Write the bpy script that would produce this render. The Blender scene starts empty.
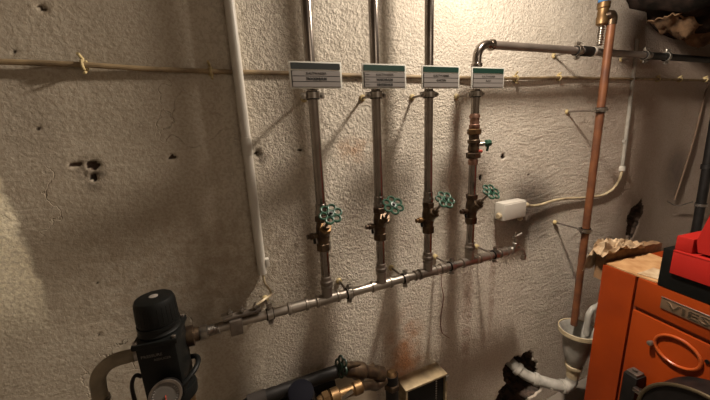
import bpy, bmesh, math, random
import numpy as np
from mathutils import Vector, Matrix, noise
random.seed(4)
S = bpy.context.scene
COL = S.collection
V = Vector
PI = math.pi

# ------------------------------------------------------------------ camera, world, light, exposure
cx = V((0.91501662, 0.13332054, -0.38074956)); cz = V((-0.04647335, 0.97236542, 0.22879186)); cy = V((-0.40073036, 0.19165365, -0.89592637))
cam = bpy.data.objects.new('camera', bpy.data.cameras.new('camera')); COL.objects.link(cam)
M3 = Matrix((cx, cy, cz))            # rows: world axes in camera space -> camera-to-world rotation
cam.matrix_world = Matrix.Translation((0, -1, 1.6)) @ M3.to_4x4()
cam.data.sensor_width = 36; cam.data.lens = 36*320/710; cam.data.clip_start = 0.01
S.camera = cam
W_ = bpy.data.worlds.new('world'); S.world = W_; W_.use_nodes = True
W_.node_tree.nodes['Background'].inputs[0].default_value = (0.9, 0.8, 0.7, 1)
W_.node_tree.nodes['Background'].inputs[1].default_value = 0.05
LAMP = V((0.85, -0.27, 2.12))
ld = bpy.data.lights.new('bulb', 'POINT'); ld.energy = 1.0; ld.shadow_soft_size = 0.042
ld.use_nodes = True
nt = ld.node_tree; em = nt.nodes['Emission']; fo = nt.nodes.new('ShaderNodeLightFalloff')
fo.inputs['Strength'].default_value = 32.0
fl = nt.nodes.new('ShaderNodeLightFalloff'); fl.inputs['Strength'].default_value = 14.0
sm = nt.nodes.new('ShaderNodeMath'); sm.operation = 'ADD'
nt.links.new(fo.outputs['Constant'], sm.inputs[0]); nt.links.new(fl.outputs['Linear'], sm.inputs[1])
em.inputs['Color'].default_value = (1.0, 0.865, 0.72, 1)
nt.links.new(sm.outputs[0], em.inputs['Strength'])
lo = bpy.data.objects.new('bulb', ld); lo.location = LAMP; COL.objects.link(lo)
la = bpy.data.lights.new('fill_light', 'AREA'); la.shape = 'RECTANGLE'; la.size = 1.3; la.size_y = 0.6; la.energy = 5; la.color = (1.0, 0.84, 0.68)  # unseen soft fill added behind the camera
la_o = bpy.data.objects.new('fill_light', la); la_o.location = (0.9, -2.3, 2.38); COL.objects.link(la_o)
la_o.rotation_euler = (math.radians(35), 0, 0)
S.view_settings.view_transform = 'Standard'; S.view_settings.look = 'None'
S.view_settings.exposure = 0.52; S.view_settings.gamma = 1; S.view_settings.use_curve_mapping = False

# ------------------------------------------------------------------ materials
def mat(name, col, rough=0.5, metal=0.0, vary=0.0, vscale=30, col2=None, bump=0.0, bscale=200, wear=None, spec=None):
    m = bpy.data.materials.new(name); m.use_nodes = True; t = m.node_tree; N = t.nodes; L = t.links
    b = N['Principled BSDF']; b.inputs['Roughness'].default_value = rough; b.inputs['Metallic'].default_value = metal
    if spec is not None: b.inputs['Specular IOR Level'].default_value = spec
    b.inputs['Base Color'].default_value = (*col, 1)
    tc = N.new('ShaderNodeTexCoord')
    c2 = col2 or tuple(c*(1-vary) for c in col)
    if vary > 0 or col2:
        n = N.new('ShaderNodeTexNoise'); n.inputs['Scale'].default_value = vscale; n.inputs['Detail'].default_value = 5
        L.new(tc.outputs['Object'], n.inputs['Vector'])
        r = N.new('ShaderNodeValToRGB'); r.color_ramp.elements[0].position = 0.38; r.color_ramp.elements[1].position = 0.66
        r.color_ramp.elements[0].color = (*col, 1); r.color_ramp.elements[1].color = (*c2, 1)
        L.new(n.outputs['Fac'], r.inputs['Fac']); L.new(r.outputs['Color'], b.inputs['Base Color'])
    if bump > 0:
        n = N.new('ShaderNodeTexNoise'); n.inputs['Scale'].default_value = bscale; n.inputs['Detail'].default_value = 3
        L.new(tc.outputs['Object'], n.inputs['Vector'])
        bp = N.new('ShaderNodeBump'); bp.inputs['Strength'].default_value = bump; bp.inputs['Distance'].default_value = 0.002
        L.new(n.outputs['Fac'], bp.inputs['Height']); L.new(bp.outputs['Normal'], b.inputs['Normal'])
    return m
STEEL = mat('stainless_steel', (0.30, 0.265, 0.235), 0.22, 1.0, vary=0.35, vscale=14)
STEEL_D = mat('dull_steel', (0.27, 0.23, 0.195), 0.38, 0.75, vary=0.5, vscale=25, bump=0.1)
ZINC = mat('zinc', (0.40, 0.37, 0.33), 0.30, 1, vary=0.3, vscale=60)
BRASS_D = mat('tarnished_brass', (0.11, 0.075, 0.045), 0.42, 0.8, col2=(0.045, 0.03, 0.022), vscale=45, bump=0.2)
BRASS = mat('brass', (0.21, 0.13, 0.06), 0.46, 0.85, col2=(0.13, 0.075, 0.035), vscale=40)
PINKCU = mat('bare_copper_fitting', (0.34, 0.20, 0.15), 0.45, 0.8, col2=(0.22, 0.12, 0.08), vscale=60)
COPPER = mat('aged_copper', (0.19, 0.072, 0.028), 0.5, 0.2, col2=(0.10, 0.038, 0.02), vscale=16)
RUBBER = mat('black_rubber', (0.007, 0.0065, 0.006), 0.7, spec=0.2)
BLACK = mat('black_plastic', (0.005, 0.0055, 0.005), 0.5, spec=0.2, bump=0.1, vary=0.3)
BLACKG = mat('dark_metal', (0.013, 0.011, 0.010), 0.5, 0.2, spec=0.3, vary=0.5, vscale=20)
GREEN = mat('green_enamel', (0.022, 0.085, 0.05), 0.4, vary=0.45, vscale=80)
WHITEP = mat('white_pvc', (0.54, 0.51, 0.45), 0.45, vary=0.12, vscale=12)
CREAM = mat('cream_cable', (0.50, 0.42, 0.27), 0.5, col2=(0.30, 0.23, 0.14), vscale=25)
OLDCAB = mat('dusty_cable', (0.30, 0.22, 0.12), 0.6, col2=(0.13, 0.09, 0.05), vscale=18)
CLIPM = mat('yellowed_clip', (0.48, 0.38, 0.19), 0.5, vary=0.4, vscale=60)
GREYP = mat('grey_pvc', (0.33, 0.31, 0.27), 0.5, vary=0.35, vscale=25)
ORANGE = mat('orange_enamel', (0.28, 0.038, 0.003), 0.5, col2=(0.215, 0.028, 0.003), vscale=5, bump=0.06, bscale=120, spec=0.25)
ORANGE_D = mat('orange_groove', (0.16, 0.03, 0.008), 0.6)
RED = mat('red_enamel', (0.40, 0.016, 0.011), 0.5, vary=0.12, vscale=8, spec=0.3)
TAN = mat('dusty_board', (0.50, 0.29, 0.13), 0.9, col2=(0.36, 0.18, 0.07), vscale=22, bump=0.4)
PAPER = mat('crumpled_paper', (0.52, 0.40, 0.26), 0.85, col2=(0.34, 0.22, 0.12), vscale=30, bump=0.4)
BROWNB = mat('brown_insulation', (0.25, 0.14, 0.065), 0.9, col2=(0.15, 0.085, 0.045), vscale=40, bump=0.6)
DUCTM = mat('sooty_wrap', (0.022, 0.015, 0.012), 0.95, col2=(0.006, 0.005, 0.004), spec=0.05, vscale=20, bump=0.7, bscale=90)
TORN = mat('torn_paper_wrap', (0.13, 0.08, 0.045), 0.9, spec=0.1, col2=(0.04, 0.025, 0.016), vscale=25, bump=0.6)
BEIGEM = mat('beige_metal', (0.42, 0.33, 0.20), 0.42, 0.5, col2=(0.25, 0.19, 0.12), vscale=25)
SIGNW = mat('sign_white', (0.72, 0.72, 0.66), 0.4)
SIGNP = mat('sign_strip', (0.27, 0.25, 0.235), 0.4)
SIGNG = mat('sign_green', (0.010, 0.045, 0.032), 0.4)
INK = mat('ink', (0.02, 0.018, 0.017), 0.6)
INKW = mat('pale_ink', (0.12, 0.16, 0.13), 0.5)
BLUE = mat('blue_plastic', (0.05, 0.16, 0.36), 0.45)
REDTAG = mat('red_tag', (0.42, 0.06, 0.035), 0.5)
CHROME = mat('chrome', (0.7, 0.66, 0.6), 0.2, 1)
GLASS = bpy.data.materials.new('clear_glass'); GLASS.use_nodes = True
GLASS.node_tree.nodes['Principled BSDF'].inputs['Transmission Weight'].default_value = 1
GLASS.node_tree.nodes['Principled BSDF'].inputs['Roughness'].default_value = 0.05
DIAL = mat('gauge_dial', (0.10, 0.09, 0.08), 0.4)
WOODP = mat('pale_board', (0.40, 0.33, 0.24), 0.8, vary=0.3, vscale=12)

def plaster():
    m = bpy.data.materials.new('plaster'); m.use_nodes = True; t = m.node_tree; N = t.nodes; L = t.links
    b = N['Principled BSDF']; b.inputs['Roughness'].default_value = 0.85; b.inputs['Specular IOR Level'].default_value = 0.25
    g = N.new('ShaderNodeNewGeometry'); sp = N.new('ShaderNodeSeparateXYZ'); L.new(g.outputs['Position'], sp.inputs[0])
    P = g.outputs['Position']
    def noi(scale, det=4, rough=0.55, dist=0.0, vec=P):
        n = N.new('ShaderNodeTexNoise'); n.inputs['Scale'].default_value = scale; n.inputs['Detail'].default_value = det
        n.inputs['Roughness'].default_value = rough; n.inputs['Distortion'].default_value = dist; L.new(vec, n.inputs['Vector']); return n.outputs['Fac']
    def ramp(x, a, b_):
        r = N.new('ShaderNodeMapRange'); r.interpolation_type = 'SMOOTHSTEP'; r.inputs[1].default_value = a; r.inputs[2].default_value = b_; L.new(x, r.inputs[0]); return r.outputs[0]
    def mth(op, a, c=None):
        n = N.new('ShaderNodeMath'); n.operation = op
        for k, q in enumerate((a, c)):
            if q is None: continue
            if isinstance(q, (int, float)): n.inputs[k].default_value = q
            else: L.new(q, n.inputs[k])
        return n.outputs[0]
    def mix(f, a, c):
        n = N.new('ShaderNodeMix'); n.data_type = 'RGBA'
        for k, q in ((0, f), (6, a), (7, c)):
            if isinstance(q, tuple): n.inputs[k].default_value = (*q, 1)
            elif isinstance(q, (int, float)): n.inputs[k].default_value = q
            else: L.new(q, n.inputs[k])
        return n.outputs[2]
    X, Y, Zz = sp.outputs
    base = mix(ramp(noi(3.2, 5), 0.35, 0.7), (0.68, 0.625, 0.535), (0.58, 0.525, 0.44))
    base = mix(mth('MULTIPLY', ramp(noi(2.3, 6, 0.65, 0.8), 0.52, 0.72), 0.35), base, (0.33, 0.265, 0.20))
    # right end browner; left end: dirt plus lamp falloff painted into the colour
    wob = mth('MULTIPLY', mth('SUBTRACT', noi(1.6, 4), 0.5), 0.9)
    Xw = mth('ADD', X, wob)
    toneR = ramp(Xw, 1.25, 2.3)
    base = mix(mth('MULTIPLY', toneR, 0.75), base, (0.27, 0.19, 0.15))
    dirtShadeL = ramp(Xw, 0.45, -0.35)
    base = mix(mth('MULTIPLY', dirtShadeL, 0.62), base, (0.23, 0.185, 0.12))
    # light at far left painted into the plaster as a paler patch
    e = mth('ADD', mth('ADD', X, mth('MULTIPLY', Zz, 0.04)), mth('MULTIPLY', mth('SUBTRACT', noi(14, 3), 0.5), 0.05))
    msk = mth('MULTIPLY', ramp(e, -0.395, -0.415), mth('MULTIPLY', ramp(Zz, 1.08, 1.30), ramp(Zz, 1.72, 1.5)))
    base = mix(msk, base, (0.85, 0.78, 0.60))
    # browner towards the bottom, then rust
    low = ramp(mth('ADD', Zz, mth('MULTIPLY', wob, 0.5)), 0.95, 0.35)
    base = mix(mth('MULTIPLY', low, 0.38), base, (0.25, 0.18, 0.12))
    def blob(x0, z0, rx, rz, col, amt, base, sc=9):
        dx = mth('DIVIDE', mth('SUBTRACT', X, x0), rx); dz = mth('DIVIDE', mth('SUBTRACT', Zz, z0), rz)
        d = mth('ADD', mth('POWER', mth('ABSOLUTE', dx), 2.0), mth('POWER', mth('ABSOLUTE', dz), 2.0))
        f = mth('MULTIPLY', ramp(d, 1.0, 0.0), ramp(noi(sc, 5), 0.32, 0.68))
        return mix(mth('MULTIPLY', f, amt), base, col)
    base = blob(0.62, 0.66, 0.13, 0.25, (0.40, 0.17, 0.06), 0.9, base)
    base = blob(0.44, 1.52, 0.10, 0.06, (0.45, 0.25, 0.12), 0.7, base, 20)
    base = blob(0.95, 0.80, 0.04, 0.5, (0.25, 0.13, 0.09), 0.6, base, 15)
    base = blob(1.10, 0.85, 0.025, 0.4, (0.25, 0.13, 0.09), 0.5, base, 15)
    base = blob(-0.29, 1.51, 0.04, 0.06, (0.06, 0.045, 0.03), 0.8, base, 60)
    base = blob(-0.02, 1.20, 0.5, 0.25, (0.22, 0.16, 0.10), 0.45, base, 30)
    base = blob(0.12, 1.53, 0.03, 0.05, (0.08, 0.06, 0.045), 0.9, base, 50)
    pores = ramp(noi(130, 3, 0.6), 0.56, 0.40)
    base = mix(mth('MULTIPLY', pores, 0.30), base, (0.22, 0.17, 0.12))
    # speckle of soot and small pits
    spk = ramp(noi(75, 3, 0.6), 0.66, 0.74)
    spm = mth('MULTIPLY', spk, ramp(noi(4, 3), 0.45, 0.65))
    base = mix(mth('MULTIPLY', spm, 0.6), base, (0.13, 0.10, 0.07))
    # masonry exposed where the plaster has broken away
    dep = ramp(Y, 0.005, 0.009)
    base = mix(dep, base, mix(ramp(noi(30, 4), 0.4, 0.6), (0.035, 0.026, 0.02), (0.09, 0.06, 0.045)))
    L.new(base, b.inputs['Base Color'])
    # trowelled, gritty relief
    grit = noi(120, 4, 0.6, 0.3); med = noi(48, 4, 0.6, 0.6); big = noi(7, 3)
    rg = mth('ADD', 0.15, mth('MULTIPLY', ramp(mth('ADD', X, wob), -0.10, 0.22), 0.85))
    rg = mth('MULTIPLY', rg, mth('SUBTRACT', 1.0, mth('MULTIPLY', ramp(mth('ADD', X, wob), 0.85, 1.35), 0.55)))
    stm = N.new('ShaderNodeMapping'); stm.inputs['Rotation'].default_value = (0, math.radians(-25), 0); stm.inputs['Scale'].default_value = (1.0, 1.0, 4.0); L.new(P, stm.inputs[0])
    trow = mth('MULTIPLY', noi(9, 4, 0.6, 1.2, stm.outputs[0]), mth('ADD', 0.3, ramp(mth('ADD', X, wob), 0.9, 1.3)))
    wv = N.new('ShaderNodeTexVoronoi'); wv.feature = 'DISTANCE_TO_EDGE'; wv.inputs['Scale'].default_value = 2.6
    mp = N.new('ShaderNodeMapping'); L.new(P, mp.inputs[0])
    vm = N.new('ShaderNodeVectorMath'); vm.operation = 'ADD'; L.new(mp.outputs[0], vm.inputs[0])
    nn = N.new('ShaderNodeTexNoise'); nn.inputs['Scale'].default_value = 5; nn.inputs['Detail'].default_value = 5; L.new(P, nn.inputs['Vector'])
    L.new(nn.outputs['Color'], vm.inputs[1]); L.new(vm.outputs[0], wv.inputs['Vector'])
    crack = mth('MULTIPLY', ramp(wv.outputs['Distance'], 0.012, 0.0), ramp(noi(2.2, 2), 0.52, 0.62))
    h = mth('ADD', mth('MULTIPLY', mth('ADD', mth('MULTIPLY', grit, 0.011), mth('MULTIPLY', med, 0.009)), rg), mth('MULTIPLY', big, 0.006))
    h = mth('ADD', h, mth('MULTIPLY', trow, 0.0055))
    h = mth('SUBTRACT', h, mth('MULTIPLY', crack, 0.004))
    bp = N.new('ShaderNodeBump'); bp.inputs['Strength'].default_value = 0.8; bp.inputs['Distance'].default_value = 1.0
    L.new(h, bp.inputs['Height']); L.new(bp.outputs['Normal'], b.inputs['Normal'])
    return m
PLASTER = plaster()
ROOMM = mat('cellar_wall', (0.17, 0.14, 0.11), 0.9, vary=0.4, vscale=2, bump=0.5, bscale=40)
FLOORM = mat('concrete', (0.12, 0.10, 0.08), 0.9, vary=0.4, vscale=4, bump=0.4, bscale=60)

# ------------------------------------------------------------------ mesh helpers
def frame(axis):
    a = V(axis).normalized(); u = a.cross(V((0, 0, 1)))
    if u.length < 1e-3: u = V((1, 0, 0))
    u.normalize(); return a, u, a.cross(u).normalized()
class MB:
    def __init__(s): s.v = []; s.f = []
    def add(s, vs, fs):
        o = len(s.v); s.v += [V(p) for p in vs]; s.f += [tuple(i+o for i in q) for q in fs]; return s
    def lathe(s, o, axis, prof, n=24, ph=0):          # prof: (distance along axis, radius)
        a, u, w = frame(axis); o = V(o); vs = []; fs = []
        for (d, r) in prof:
            for k in range(n):
                t = 2*PI*k/n+ph; vs.append(o+a*d+(u*math.cos(t)+w*math.sin(t))*max(r, 1e-5))
        for i in range(len(prof)-1):
            for k in range(n): fs.append((i*n+k, i*n+(k+1) % n, (i+1)*n+(k+1) % n, (i+1)*n+k))
        fs.append(tuple(range(n))[::-1]); m = (len(prof)-1)*n; fs.append(tuple(m+k for k in range(n)))
        return s.add(vs, fs)
    def cyl(s, p0, p1, r, r1=None, n=20, bev=0.0):
        p0, p1 = V(p0), V(p1); L = (p1-p0).length; r1 = r if r1 is None else r1
        pr = [(0, r), (L, r1)] if not bev else [(0, r-bev), (bev, r), (L-bev, r1), (L, r1-bev)]
        return s.lathe(p0, p1-p0, pr, n)
    def hexn(s, p0, p1, r):                            # hexagon nut
        p0, p1 = V(p0), V(p1); L = (p1-p0).length; b = min(L*.15, r*.12)
        return s.lathe(p0, p1-p0, [(0, r-b), (b, r), (L-b, r), (L, r-b)], 6)
    def tube(s, pts, r, n=14, closed=False):
        pts = [V(p) for p in pts]; m = len(pts); R = r if isinstance(r, (list, tuple)) else [r]*m
        vs = []; fs = []; pu = None
        for i, p in enumerate(pts):
            if closed: t = pts[(i+1) % m]-pts[i-1]
            else: t = pts[min(i+1, m-1)]-pts[max(i-1, 0)]
            t.normalize()
            if pu is None: _, u, _ = frame(t)
            else: u = (pu-t*pu.dot(t)).normalized()
            pu = u; w = t.cross(u)
            for k in range(n):
                a = 2*PI*k/n; vs.append(p+(u*math.cos(a)+w*math.sin(a))*R[i])
        for i in range(m if closed else m-1):
            j = (i+1) % m
            for k in range(n): fs.append((i*n+k, i*n+(k+1) % n, j*n+(k+1) % n, j*n+k))
        if not closed: fs.append(tuple(range(n))[::-1]); fs.append(tuple((m-1)*n+k for k in range(n)))
        return s.add(vs, fs)
    def ring(s, c, axis, R, r, n=32, m=8, sx=1.0):
        a, u, w = frame(axis); c = V(c)
        return s.tube([c+(u*math.cos(2*PI*k/n)*sx+w*math.sin(2*PI*k/n))*R for k in range(n)], r, m, True)
    def band(s, c, axis, ri, ro, wd, n=28):            # flat ring (tube wall)
        a, u, w = frame(axis); c = V(c); vs = []; fs = []
        pr = [(-wd/2, ri), (-wd/2, ro), (wd/2, ro), (wd/2, ri)]
        for k in range(n):
            t = 2*PI*k/n; d = u*math.cos(t)+w*math.sin(t)
            for (h, r) in pr: vs.append(c+a*h+d*r)
        for k in range(n):
            j = (k+1) % n
            for q in range(4): fs.append((k*4+q, k*4+(q+1) % 4, j*4+(q+1) % 4, j*4+q))
        return s.add(vs, fs)
    def box(s, c, size, R=None, bev=0.0):
        bm = bmesh.new(); bmesh.ops.create_cube(bm, size=1)
        for v in bm.verts: v.co = V((v.co.x*size[0], v.co.y*size[1], v.co.z*size[2]))
        if bev: bmesh.ops.bevel(bm, geom=bm.edges[:], offset=bev, segments=2, affect='EDGES', profile=0.6)
        bm.verts.index_update(); R = R or Matrix.Identity(3)
        s.add([R @ v.co + V(c) for v in bm.verts], [tuple(v.index for v in f.verts) for f in bm.faces]); bm.free(); return s
    def prism(s, poly, d, o=(0, 0, 0), ax=None):       # polygon in (u,v) plane extruded along w; ax = (u,v,w)
        u, v, w = [V(q) for q in ax]; o = V(o); n = len(poly)
        vs = [o+u*a+v*b for a, b in poly]+[o+u*a+v*b+w*d for a, b in poly]
        fs = [tuple(range(n)), tuple(range(n, 2*n))[::-1]]+[(i, i+n, (i+1) % n+n, (i+1) % n) for i in range(n)]
        return s.add(vs, fs)
    def build(s, name, m, parent=None, ang=35):
        me = bpy.data.meshes.new(name)
        org = V((0, 0, 0))
        q = parent
        while q is not None: org = org+q.location; q = q.parent
        if parent is None and s.v:
            org = V((sum(v.x for v in s.v)/len(s.v), sum(v.y for v in s.v)/len(s.v), min(v.z for v in s.v)))
        me.from_pydata([v-org for v in s.v], [], s.f); me.update()
        bm = bmesh.new(); bm.from_mesh(me); bmesh.ops.recalc_face_normals(bm, faces=bm.faces[:]); bm.to_mesh(me); bm.free()
        me.shade_smooth(); me.set_sharp_from_angle(angle=math.radians(ang))
        o = bpy.data.objects.new(name, me); COL.objects.link(o); me.materials.append(m)
        if parent is not None: o.parent = parent
        else: o.location = org
        return o
def tag(o, label, cat, group=None, kind=None):
    o['label'] = label; o['category'] = cat
    if group: o['group'] = group
    if kind: o['kind'] = kind
    return o
def thing(name, loc, label, cat, group=None):
    o = bpy.data.objects.new(name, None); o.location = loc; o.empty_display_size = 0.02; COL.objects.link(o)
    return tag(o, label, cat, group)
def struct(o): o['kind'] = 'structure'; return o
def arc(c, r, a0, a1, u, v, n=10):
    c, u, v = V(c), V(u), V(v)
    return [c+u*(r*math.cos(a0+(a1-a0)*k/n))+v*(r*math.sin(a0+(a1-a0)*k/n)) for k in range(n+1)]
def smooth(pts, n=8):                                   # Catmull-Rom through the points
    P = [V(p) for p in pts]; P = [P[0]*2-P[1]]+P+[P[-1]*2-P[-2]]; out = []
    for i in range(1, len(P)-2):
        for k in range(n):
            t = k/n; a, b, c, d = P[i-1:i+3]
            out.append(0.5*((2*b)+(c-a)*t+(2*a-5*b+4*c-d)*t*t+(3*b-a-3*c+d)*t**3))
    out.append(P[-2]); return out
def text(name, s, size, o, u, v, m, parent, bold=0.0, width=None, ext=0.0006, align='LEFT'):
    w = V(u).cross(V(v)).normalized()
    c = bpy.data.curves.new(name, 'FONT'); c.body = s; c.size = size; c.extrude = ext; c.offset = bold; c.align_x = align; c.resolution_u = 2
    tmp = bpy.data.objects.new('tmp', c); COL.objects.link(tmp); bpy.context.view_layer.update()
    me = bpy.data.meshes.new_from_object(tmp); bpy.data.objects.remove(tmp)
    k = 1.0
    if width: xs = [q.co.x for q in me.vertices]; k = width/(max(xs)-min(xs))
    org = V((0, 0, 0)); q = parent
    while q is not None: org += q.location; q = q.parent
    for q in me.vertices: q.co = V(o)+V(u)*(q.co.x*k)+V(v)*q.co.y+w*q.co.z-org
    me.materials.clear(); me.materials.append(m)
    ob = bpy.data.objects.new(name, me); COL.objects.link(ob); ob.parent = parent; return ob

# ------------------------------------------------------------------ room shell
def axis_coords(segs):
    out = []
    for a, b, st in segs: out += list(np.arange(a, b-1e-6, st))
    out.append(segs[-1][1]); return np.array(out)
gx = axis_coords([(-1.6, -0.6, .04), (-0.6, 2.6, .006), (2.6, 3.2, .02), (3.2, 4.2, .05)])
gz = axis_coords([(0, 2.15, .006), (2.15, 2.4, .04)])
GX, GZ = np.meshgrid(gx, gz)
dy = np.zeros_like(GX)
rs = np.random.RandomState(3)
for k in range(26):                                     # gentle undulation of hand-laid plaster
    fx, fz, p = rs.uniform(-9, 9), rs.uniform(-9, 9), rs.uniform(0, 6.3)
    dy += 0.0011*np.sin(GX*fx+GZ*fz+p)/(1+0.1*abs(fx*fz))**.5
def pit(x0, z0, rx, rz, depth, rot=0.0, irr=0.25, seed=0, sharp=6):
    global dy
    r = np.random.RandomState(seed+11)
    dx, dz = GX-x0, GZ-z0
    u = (dx*math.cos(rot)+dz*math.sin(rot))/rx; v = (-dx*math.sin(rot)+dz*math.cos(rot))/rz
    th = np.arctan2(v, u); rr = np.sqrt(u*u+v*v)
    w = 1+sum(irr/(q**.6)*np.sin(q*th+r.uniform(0, 6.3))*r.uniform(.4, 1) for q in (2, 3, 5, 7, 11, 17, 29, 43))*0.5
    s = np.clip((w-rr)*sharp, 0, 1)
    s = s*s*(3-2*s); jag = 1+0.25*np.sin(GX*90+3*np.sin(GZ*70))*np.sin(GZ*110)
    dy += depth*s*jag
pit(1.33, 0.19, 0.17, 0.18, 0.13, 0.25, 0.42, 21, 12)       # big hole around the waste pipe

pit(2.20, 0.985, 0.085, 0.115, 0.05, -0.3, 0.4, 2, 2)     # hole above the boiler
pit(-0.286, 1.532, 0.012, 0.010, 0.018, 0, 0.4, 3, 3)
pit(-0.320, 1.535, 0.014, 0.004, 0.008, 0, 0.4, 4, 3)
pit(-0.108, 1.538, 0.007, 0.007, 0.014, 0, 0.5, 5, 3)
pit(0.247, 1.53, 0.010, 0.008, 0.014, 0, 0.5, 6, 3)
pit(0.115, 1.53, 0.009, 0.012, 0.012, 0, 0.5, 7, 3)
pit(-0.29, 1.50, 0.007, 0.010, 0.007, 0, 0.5, 9, 3)
pit(1.12, 1.44, 0.010, 0.012, 0.015, 0.5, 0.4, 10, 3)
pit(1.00, 1.36, 0.006, 0.015, 0.012, 0.0, 0.4, 12, 3)
pit(-0.31, 1.885, 0.014, 0.004, 0.006, -0.8, 0.5, 13, 3)
for k in range(22):
    pit(rs.uniform(-.5, 0.3), rs.uniform(1.0, 1.9), rs.uniform(.002, .005), rs.uniform(.002, .005), 0.004, rs.uniform(0, 3), .4, 30+k, 3)
for k in range(16):
    pit(rs.uniform(1.1, 2.4), rs.uniform(0.5, 1.7), rs.uniform(.005, .012), rs.uniform(.003, .005), 0.004, rs.uniform(0, 3), .4, 80+k, 2)
nx, nz = len(gx), len(gz)
co = np.stack([GX, dy, GZ], -1).reshape(-1, 3).astype(np.float32)
ii = (np.arange(nz-1)[:, None]*nx+np.arange(nx-1)[None, :]).ravel()
fc = np.stack([ii, ii+1, ii+nx+1, ii+nx], -1).astype(np.int32)
me = bpy.data.meshes.new('wall_back'); me.vertices.add(len(co)); me.vertices.foreach_set('co', co.ravel())
me.loops.add(fc.size); me.loops.foreach_set('vertex_index', fc.ravel()); me.polygons.add(len(fc))
me.polygons.foreach_set('loop_start', np.arange(0, fc.size, 4, dtype=np.int32)); me.update(calc_edges=True); me.validate()
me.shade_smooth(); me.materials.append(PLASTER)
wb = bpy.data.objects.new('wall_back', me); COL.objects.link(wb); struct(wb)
struct(MB().box((1.3, -1.5, -0.05), (5.9, 3.6, 0.1)).build('floor', FLOORM))
struct(MB().box((1.3, -1.5, 2.45), (5.9, 3.6, 0.1)).build('ceiling', ROOMM))
struct(MB().box((-1.65, -1.5, 1.2), (0.1, 3.6, 2.4)).build('wall_left', ROOMM))
struct(MB().box((4.25, -1.5, 1.2), (0.1, 3.6, 2.4)).build('wall_right', ROOMM))
struct(MB().box((1.3, -3.25, 1.2), (5.8, 0.1, 2.4)).build('wall_front', ROOMM))

# ------------------------------------------------------------------ boiler (local frame: a = out from the wall along its front, b = away to the right, z up)
BA = math.radians(6.642)
e1 = V((-math.sin(BA), -math.cos(BA), 0)); e2 = V((math.cos(BA), -math.sin(BA), 0)); e3 = V((0, 0, 1))
BO = V((1.36, -0.3, 0))
def bl(a, b, z): return BO+e1*a+e2*b+e3*z
BR = Matrix((e1, e2, e3)).transposed()
def bbox(mb, a0, a1, b0, b1, z0, z1, bev=0.0):
    return mb.box(bl((a0+a1)/2, (b0+b1)/2, (z0+z1)/2), (a1-a0, b1-b0, z1-z0), BR, bev)
boiler = thing('boiler', bl(0.33, 0.35, 0), 'orange enamelled heating boiler with a chrome-lettered front beside the cellar wall', 'boiler')
bbox(MB(), 0.006, 0.66, 0.012, 0.7, 0.04, 1.0).build('body', ORANGE_D, boiler)
bbox(MB(), 0.0, 0.118, 0.0, 0.03, 0.04, 1.012, 0.003).build('side_strip', ORANGE, boiler)
bbox(MB(), 0.126, 0.66, 0.0, 0.03, 0.04, 0.884, 0.003).build('door', ORANGE, boiler)
bbox(MB(), 0.126, 0.66, 0.0, 0.03, 0.900, 1.012, 0.003).build('upper_panel', ORANGE, boiler)
bbox(MB(), 0.0, 0.66, 0.031, 0.7, 1.000, 1.013, 0.002).build('top_cover', ORANGE, boiler)
bbox(MB(), -0.004, 0.005, 0.031, 0.7, 0.04, 1.0).build('side_panel', ORANGE, boiler)
plate = bbox(MB(), 0.205, 0.60, -0.004, 0.001, 0.938, 0.979, 0.001).build('name_plate', mat('plate_brown', (0.20, 0.13, 0.08), 0.5, 0.5), boiler)
MB().cyl(bl(0.205, -0.005, 0.980), bl(0.60, -0.005, 0.980), 0.0016, n=8).build('plate_edge', CHROME, plate)
text('lettering', 'VIESSMANN', 0.036, bl(0.222, -0.0045, 0.945), e1, e3, CHROME, plate, width=0.33, ext=0.001, bold=0.0003)
rg = MB(); rg.tube([bl(0.272+0.062*math.cos(t), -0.004, 0.811+0.049*math.sin(t)) for t in [2*PI*k/48 for k in range(48)]], 0.0052, 10, True)
rg.build('door_ring', mat('orange_ring', (0.36, 0.065, 0.012), 0.3), boiler)
k_ = MB().lathe(bl(0.202, 0.004, 0.797), -e2, [(0, .004), (.006, .007), (.018, .009), (.022, .0085), (.024, .005)], 18)
k_.build('latch_knob', STEEL_D, boiler)
MB().cyl(bl(0.345, 0.003, 0.83), bl(0.345, -0.004, 0.83), 0.006, n=14).build('screw', BLACKG, boiler)
hb = MB(); bbox(hb, 0.158, 0.204, -0.05, 0.002, 0.50, 0.655, 0.004)
hg = hb.build('door_hinge', BLACKG, boiler)
hh = MB(); bbox(hh, 0.163, 0.199, -0.045, -0.005, 0.655, 0.665, 0.002); hh.cyl(bl(0.180, -0.025, 0.665), bl(0.180, -0.025, 0.673), 0.008, n=6)
hh.build('hinge_cap', STEEL_D, hg)
hw = MB(); poly = [(0.245, 0.40)]+[(0.42-0.175*math.cos(t), 0.612+0.174*math.sin(t)) for t in [PI*k/24 for k in range(25)]]+[(0.595, 0.40)]
hw.prism(poly, 0.095, BO-e2*0.10, (e1, e3, e2)); hood = hw.build('burner_hood', BLACKG, boiler)
hr = MB().tube([bl(0.42-0.175*math.cos(t), -0.1, 0.612+0.174*math.sin(t)) for t in [PI*k/30 for k in range(31)]], 0.006, 8)
hr.build('hood_rim', mat('pale_rim', (0.11, 0.085, 0.05), 0.4, 0.6), hood)  # tube along the hood edge in a paler metal
bb_ = MB(); bb_.cyl(bl(0.222, -0.055, 0.63), bl(0.252, -0.085, 0.65), 0.007, n=6); bb_.box(bl(0.225, -0.06, 0.625), (0.04, 0.02, 0.014), BR, 0.002)
bb_.build('hood_bolt', ZINC, boiler)

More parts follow.
